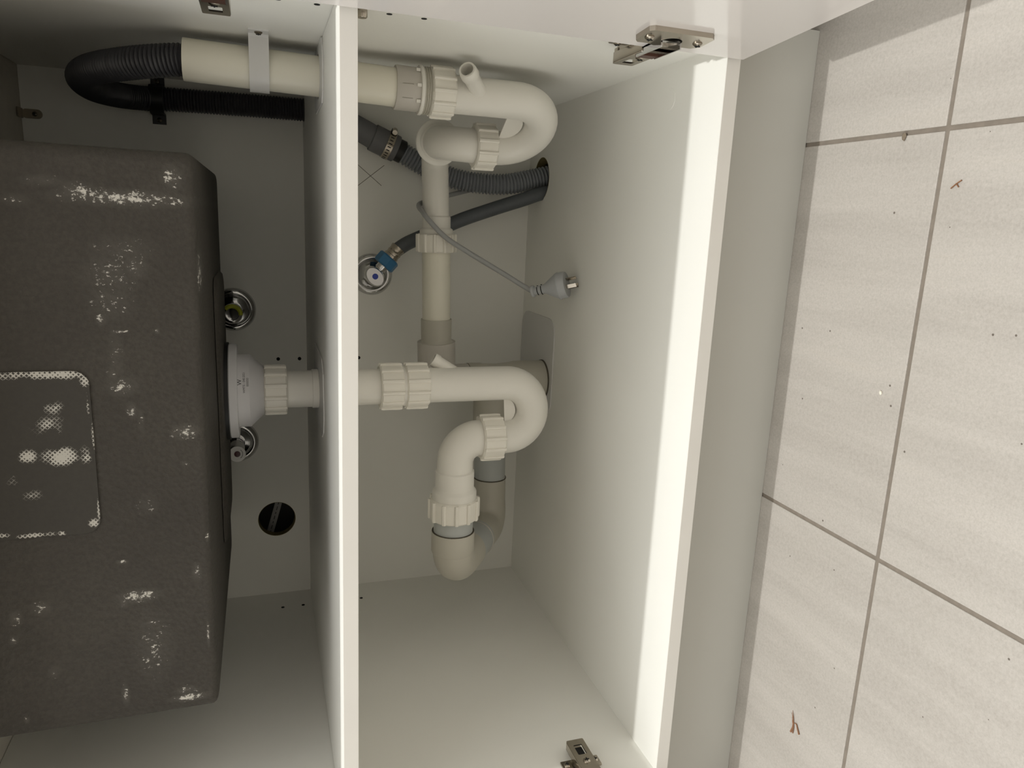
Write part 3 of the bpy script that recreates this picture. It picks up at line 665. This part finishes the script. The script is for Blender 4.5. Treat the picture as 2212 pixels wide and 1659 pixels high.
# black clip on the back panel
bc = thing('hose_clip', (-.034, D, .602), 'black plastic clip fixing the drain hose to the back panel', 'hose clip')
g = G(); V = []; F = []; cyc = -.0335; path = [(.0335, -.0014), (.0205, -.0014), (.0195, -.006)] + [(.0196 * math.cos(q), -.0195 - .0196 * math.sin(q)) for q in [PI * k / 14 for k in range(15)]] + [(-.0195, -.006), (-.0205, -.0014), (-.0335, -.0014)]
for i, p in enumerate(path):
    a = Vector(path[max(i - 1, 0)]); b = Vector(path[min(i + 1, len(path) - 1)]); d = (b - a).normalized(); nrm = Vector((-d.y, d.x)) * .0012
    for q in (-1, 1):
        for z in (-.0095, .0095): V.append((cyc + p[0] + q * nrm.x, D + p[1] + q * nrm.y, .602 + z))
    if i:
        o_ = (i - 1) * 4
        for e in ((0, 1), (1, 3), (3, 2), (2, 0)): F.append((o_ + e[0], o_ + e[1], o_ + 4 + e[1], o_ + 4 + e[0]))
F += [(0, 1, 3, 2), (len(V) - 4, len(V) - 3, len(V) - 1, len(V) - 2)]
mk('strap', V, F, 'black', bc, 40)
for q in (-1, 1): screw((cyc + q * .0275, D - .0026, .602), (0, -1, 0), .0036, bc, 'nickel_dull')

# ------------------------------------------------------------------ stop valves
def rosette(c, par): G().add(lathe((c[0], D, c[1]), (0, -1, 0), [(.0355, 0), (.0355, .002), (.0335, .0055), (.029, .0085), (.025, .0078), (.0235, .0055), (.0215, .004), (.010, .0035)], 56)).mk('wall_flange', 'chrome', par, 50)
c = (-.287, .2815)
cv = thing('stop_valve', (c[0], D, c[1]), 'chrome stop valve with a blue dot below the shelf, feeding the grey hose', 'stop valve', 'chrome stop valves on the back panel')
rosette(c, cv)
G().add(cyl((c[0], D, c[1]), (0, -1, 0), .0125, .062, 32)).mk('valve_body', 'chrome', cv, 40)
od = Vector((.0278, 0, -.0240)).normalized(); o0 = Vector((c[0], .538, c[1] + .004))
G().add(lathe(o0, od, [(0, 0), (.0085, 0), (.0085, .014), (.0078, .0145), (.0078, .016), (.0095, .0165), (.0095, .026), (0, .026)], 28)).mk('outlet', 'chrome', cv, 40)
g = G(); x_, y_, a_ = frame((0, -1, 0)); pr_ = [(0, .0), (1, .0), (1.02, .003), (.97, .005), (1.0, .007), (.94, .012), (.86, .0135), (0, .0135)]
V, F = lathe((0, 0, 0), (0, -1, 0), pr_, 40)
rot = Matrix.Rotation(math.radians(-42), 3, 'Y')
hk = [rot @ Vector((v[0] * .0185, v[1], v[2] * .0135)) + Vector((c[0] + .0015, .527, c[1] + .0045)) for v in V]
mk('handle', hk, F, 'chrome', cv, 40)
G().add(cyl((c[0] + .002, .5138, c[1] + .0042), (0, -1, 0), .0048, .0010, 24)).mk('blue_cap', 'bluedot', cv, 40, plabel='blue cap')
c = (-.349, .507)
cv = thing('stop_valve', (c[0], D, c[1]), 'chrome stop valve with a yellow-green tag, half hidden under the sink', 'stop valve', 'chrome stop valves on the back panel')
rosette(c, cv)
G().add(lathe((c[0], D, c[1]), (0, -1, 0), [(0, 0), (.013, 0), (.013, .04), (.0155, .042), (.0155, .06), (.0135, .063), (.0105, .064), (.0100, .058), (0, .057)], 36)).mk('valve_body', 'chrome', cv, 40)
tg = [Vector((c[0] + .0128 * math.cos(q), .5235, c[1] + .0128 * math.sin(q))) for q in [math.radians(a) for a in range(-95, 60, 12)]]
G().add(sweep(tg, .0034, 10)).mk('tag', 'tag', cv, 50, plabel='yellow-green tag')
G().add(sweep([(c[0], .545, c[1]), (c[0], .545, c[1] + .05)], .0075, 20)).mk('outlet', 'chrome', cv, 40)
c = (-.576, .509)
cv = thing('stop_valve', (c[0], D, c[1]), 'chrome stop valve with a white red-dotted knob, half hidden under the sink', 'stop valve', 'chrome stop valves on the back panel')
rosette(c, cv)
G().add(lathe((c[0], D, c[1]), (0, -1, 0), [(0, 0), (.013, 0), (.013, .06), (.011, .064), (0, .066)], 32)).mk('valve_body', 'chrome', cv, 40)
kc = Vector((-.5555, .452, .5045)); sp0 = Vector((c[0], .53, c[1]))
G().add(sweep([sp0, kc + Vector((0, .006, 0))], .0088, 20)).mk('stem', 'blackhose', cv, 40)
G().add(sweep([(c[0], .54, c[1]), (c[0], .54, c[1] + .05)], .0075, 20)).mk('outlet', 'chrome', cv, 40)
ka = (Vector((.28, -1, -.05))).normalized()
G().add(lathe(kc - ka * .010, ka, [(0, 0), (.0105, 0), (.0124, .002), (.0124, .0115), (.0118, .0124), (0, .0124)], 44)).mk('knob', 'knob', cv, 40, plabel='white knob')
G().add(lathe(kc + ka * .0022, ka, [(0, 0), (.0046, 0), (.0044, .0012), (0, .0018)], 28)).mk('red_cap', 'red', cv, 40, plabel='dark red cap')
x_, y_, a_ = frame(ka)
arc = [kc + ka * .00255 + x_ * (.0078 * math.cos(q)) + y_ * (.0078 * math.sin(q)) for q in [math.radians(a) for a in range(215, 330, 9)]]
G().add(sweep(arc, .0004, 6)).mk('turn_arrow', 'ink', cv)

# ------------------------------------------------------------------ inlet hose
ih = thing('inlet_hose', (-.2, .54, .1), 'charcoal water inlet hose with a blue nut, running from the valve to the floor hole', 'water hose')
n0 = o0 + od * .024
def hexnut(o, a, r, l):
    return lathe(o, a, [(0, 0), (r * .9, 0), (r, l * .12), (r, l * .88), (r * .9, l), (0, l)], 8)
G().add(hexnut(n0, od, .0188, .0185)).mk('hose_nut', 'blue', ih, 20, plabel='blue plastic nut')
G().add(lathe(n0 + od * .0185, od, [(0, 0), (.0128, 0), (.0128, .004), (.0118, .005), (.0118, .009), (.0126, .0105), (.0118, .012), (.0118, .0165), (.0126, .018), (.0126, .0215), (0, .0215)], 28)).mk('ferrule', 'nickel', ih, 40, plabel='crimped steel ferrule')
e0 = n0 + od * .038
pth = spline([e0 - od * .004, (-.2315, .540, .2300), (-.2215, .541, .209), (-.2065, .541, .176), (-.1875, .541, .134), (-.166, .536, .0765), (-.1490, .524, .030), (-.138, .519, .0), (-.133, .518, -.04)], 10)
G().add(sweep(resample(pth, .006)[0], .0116, 24)).mk('hose', 'inlet', ih, 50)

# ------------------------------------------------------------------ power cord
pc_ = thing('power_cord', (-.27, .35, 0), 'grey power cord looped over the white pipe, its plug resting on the bottom panel', 'power cord')
pt_ = Vector((-.2722, .3318, .0008)); pl = Vector((-.2925, .3775, .0605)); pa = (pl - pt_).normalized()
pth = spline([(-.129, .548, -.05), (-.129, .550, -.01), (-.1315, .559, .03), (-.130, .570, .075), (-.137, .569, .112), (-.1475, .550, .152), (-.158, .515, .192), (-.164, .489, .213), (-.1675, .474, .2230), (-.1725, .456, .2268), (-.1795, .438, .2245), (-.1905, .427, .2180), (-.2145, .420, .194), (-.2335, .414, .164), (-.254, .406, .1275), (-.273, .397, .094), (-.284, .389, .076), pl, pl - pa * .01], 10)
G().add(sweep(resample(pth, .004)[0], .0039, 14)).mk('cable', 'cord', pc_, 50)
p0 = pl + pa * .001
pg = lathe(p0, -pa, [(0, -.002), (.0034, -.002), (.0088, -.001), (.0094, .001), (.0088, .003), (.0062, .004), (.0065, .008), (.0072, .020), (.0078, .0215), (.0188, .0395), (.0205, .0425), (.0212, .0445), (.0203, .0455), (.0203, .0545), (.0193, .0565), (0, .0565)], 44)
plug = G().add(pg).mk('plug', 'plug', pc_, 35)
x_, y_, a_ = frame(-pa, (-.3, -1, .2))
for t, a0, a1 in ((.0095, 20, 150), (.0160, 20, 150), (.0078, 170, 230), (.0145, 170, 230), (.0095, 230, 350), (.016, 230, 350)):
    rr_ = .0067 + .0008 * (t - .008) / .012 + .0003
    G().add(sweep([p0 - pa * t + x_ * (rr_ * math.cos(q)) + y_ * (rr_ * math.sin(q)) for q in [math.radians(a0 + (a1 - a0) * k / 10) for k in range(11)]], .0007, 6)).mk('relief_slot', 'slot', plug)
pend = p0 - pa * .0560
for ang, wdt, ln in ((90, .0032, .0165), (210, .0032, .0165), (330, .0032, .0165)):
    q = math.radians(ang); rad = x_ * math.cos(q) + y_ * math.sin(q); c = pend + rad * .0075
    tw = math.radians(ang + (90 if ang == 90 else 90 + (25 if ang == 210 else -25))); d1 = x_ * math.cos(tw) + y_ * math.sin(tw); d2 = d1.cross(pa)
    V = [c - pa * t + d1 * u + d2 * w_ for t in (0, ln) for u in (-wdt, wdt) for w_ in (-.0008, .0008)]
    mk('pin', V, box(0, 1, 0, 1, 0, 1)[1], 'nickel', plug)

# ------------------------------------------------------------------ cable behind the back hole
ca = Vector((-.690, .640, .4370)); cb_ = Vector((-.775, .630, .4620)); d = (cb_ - ca).normalized(); s = d.cross(Vector((0, 1, 0)))
V = [p + s * u + Vector((0, h, 0)) for p in (ca - d * .01, cb_ + d * .01) for u in (-.0060, .0060) for h in (-.0015, .0015)]
wc = mk('wall_cable', V, box(0, 1, 0, 1, 0, 1)[1], 'cable', label='flat grey cable seen inside the round hole in the back panel', cat='cable')
g = G()
for k in range(9):
    p = ca.lerp(cb_, .08 + .1 * k); h = .002 + .0015 * (k % 2)
    V = [p + d * t + s * u + Vector((0, y, 0)) for t in (-h, h) for u in (-.0007, .0007) for y in (-.0018, -.0014)]; g.add((V, box(0, 1, 0, 1, 0, 1)[1]))
g.mk('printed_dashes', 'ink', wc)

# ------------------------------------------------------------------ litter on the tiles
tw = G(); T0 = Vector((-0.7738, -0.0706, FZ + .0012))
for pts, r0, r1 in ((((.016, .004), (.006, .001), (-.004, 0), (-.0125, .0022)), .0002, .0013), (((.012, .005), (.004, .0005), (-.004, -.0012), (-.012, -.0012)), .0002, .0007),
                    (((.002, -.001), (.003, -.005), (-.001, -.0078), (-.0065, -.0115)), .0005, .0010), (((.007, .0035), (.003, .002), (.0, .001)), .0002, .0005)):
    p = spline([T0 + Vector((a, b, 0)) for a, b in pts], 5); n = len(p); tw.add(sweep(p, [r0 + (r1 - r0) * i / (n - 1) for i in range(n)], 8))
tw.mk('dry_twig', 'twig', None, 40, label='dry brown forked twig bit lying on a tile near the cabinet', cat='twig')
def crumb(x, y, sx, sy, sz, mat, name, lab, cat):
    bm = bmesh.new(); bmesh.ops.create_icosphere(bm, subdivisions=2, radius=1); rnd = random.Random(int(abs(x) * 9999))
    for v in bm.verts: v.co = v.co * (1 + rnd.uniform(-.25, .25))
    bm.verts.index_update(); V = [(x + v.co.x * sx, y + v.co.y * sy, FZ + sz * .8 + v.co.z * sz) for v in bm.verts]; F = [tuple(v.index for v in f.verts) for f in bm.faces]; bm.free()
    mk(name, V, F, mat, smooth=60, label=lab, cat=cat)
crumb(-0.0892, -0.1039, .004, .0022, .0015, 'crumb', 'crumb', 'grey brown crumb caught in the grout joint', 'crumb')
crumb(-0.3437, -0.1233, .0022, .0018, .0010, M['cream'], 'crumb', 'tiny yellowish crumb on the middle tile', 'crumb')
tw = G(); T0 = Vector((-0.1363, -0.1715, FZ + .0008))
for pts in (((-.004, .005), (0, 0), (.003, -.005)), ((0, 0), (-.003, -.003))): tw.add(sweep(spline([T0 + Vector((a, b, 0)) for a, b in pts], 4), .0006, 6))
tw.mk('dry_twig', 'twig', None, 40, label='tiny brown twig bit on the far right tile', cat='twig')
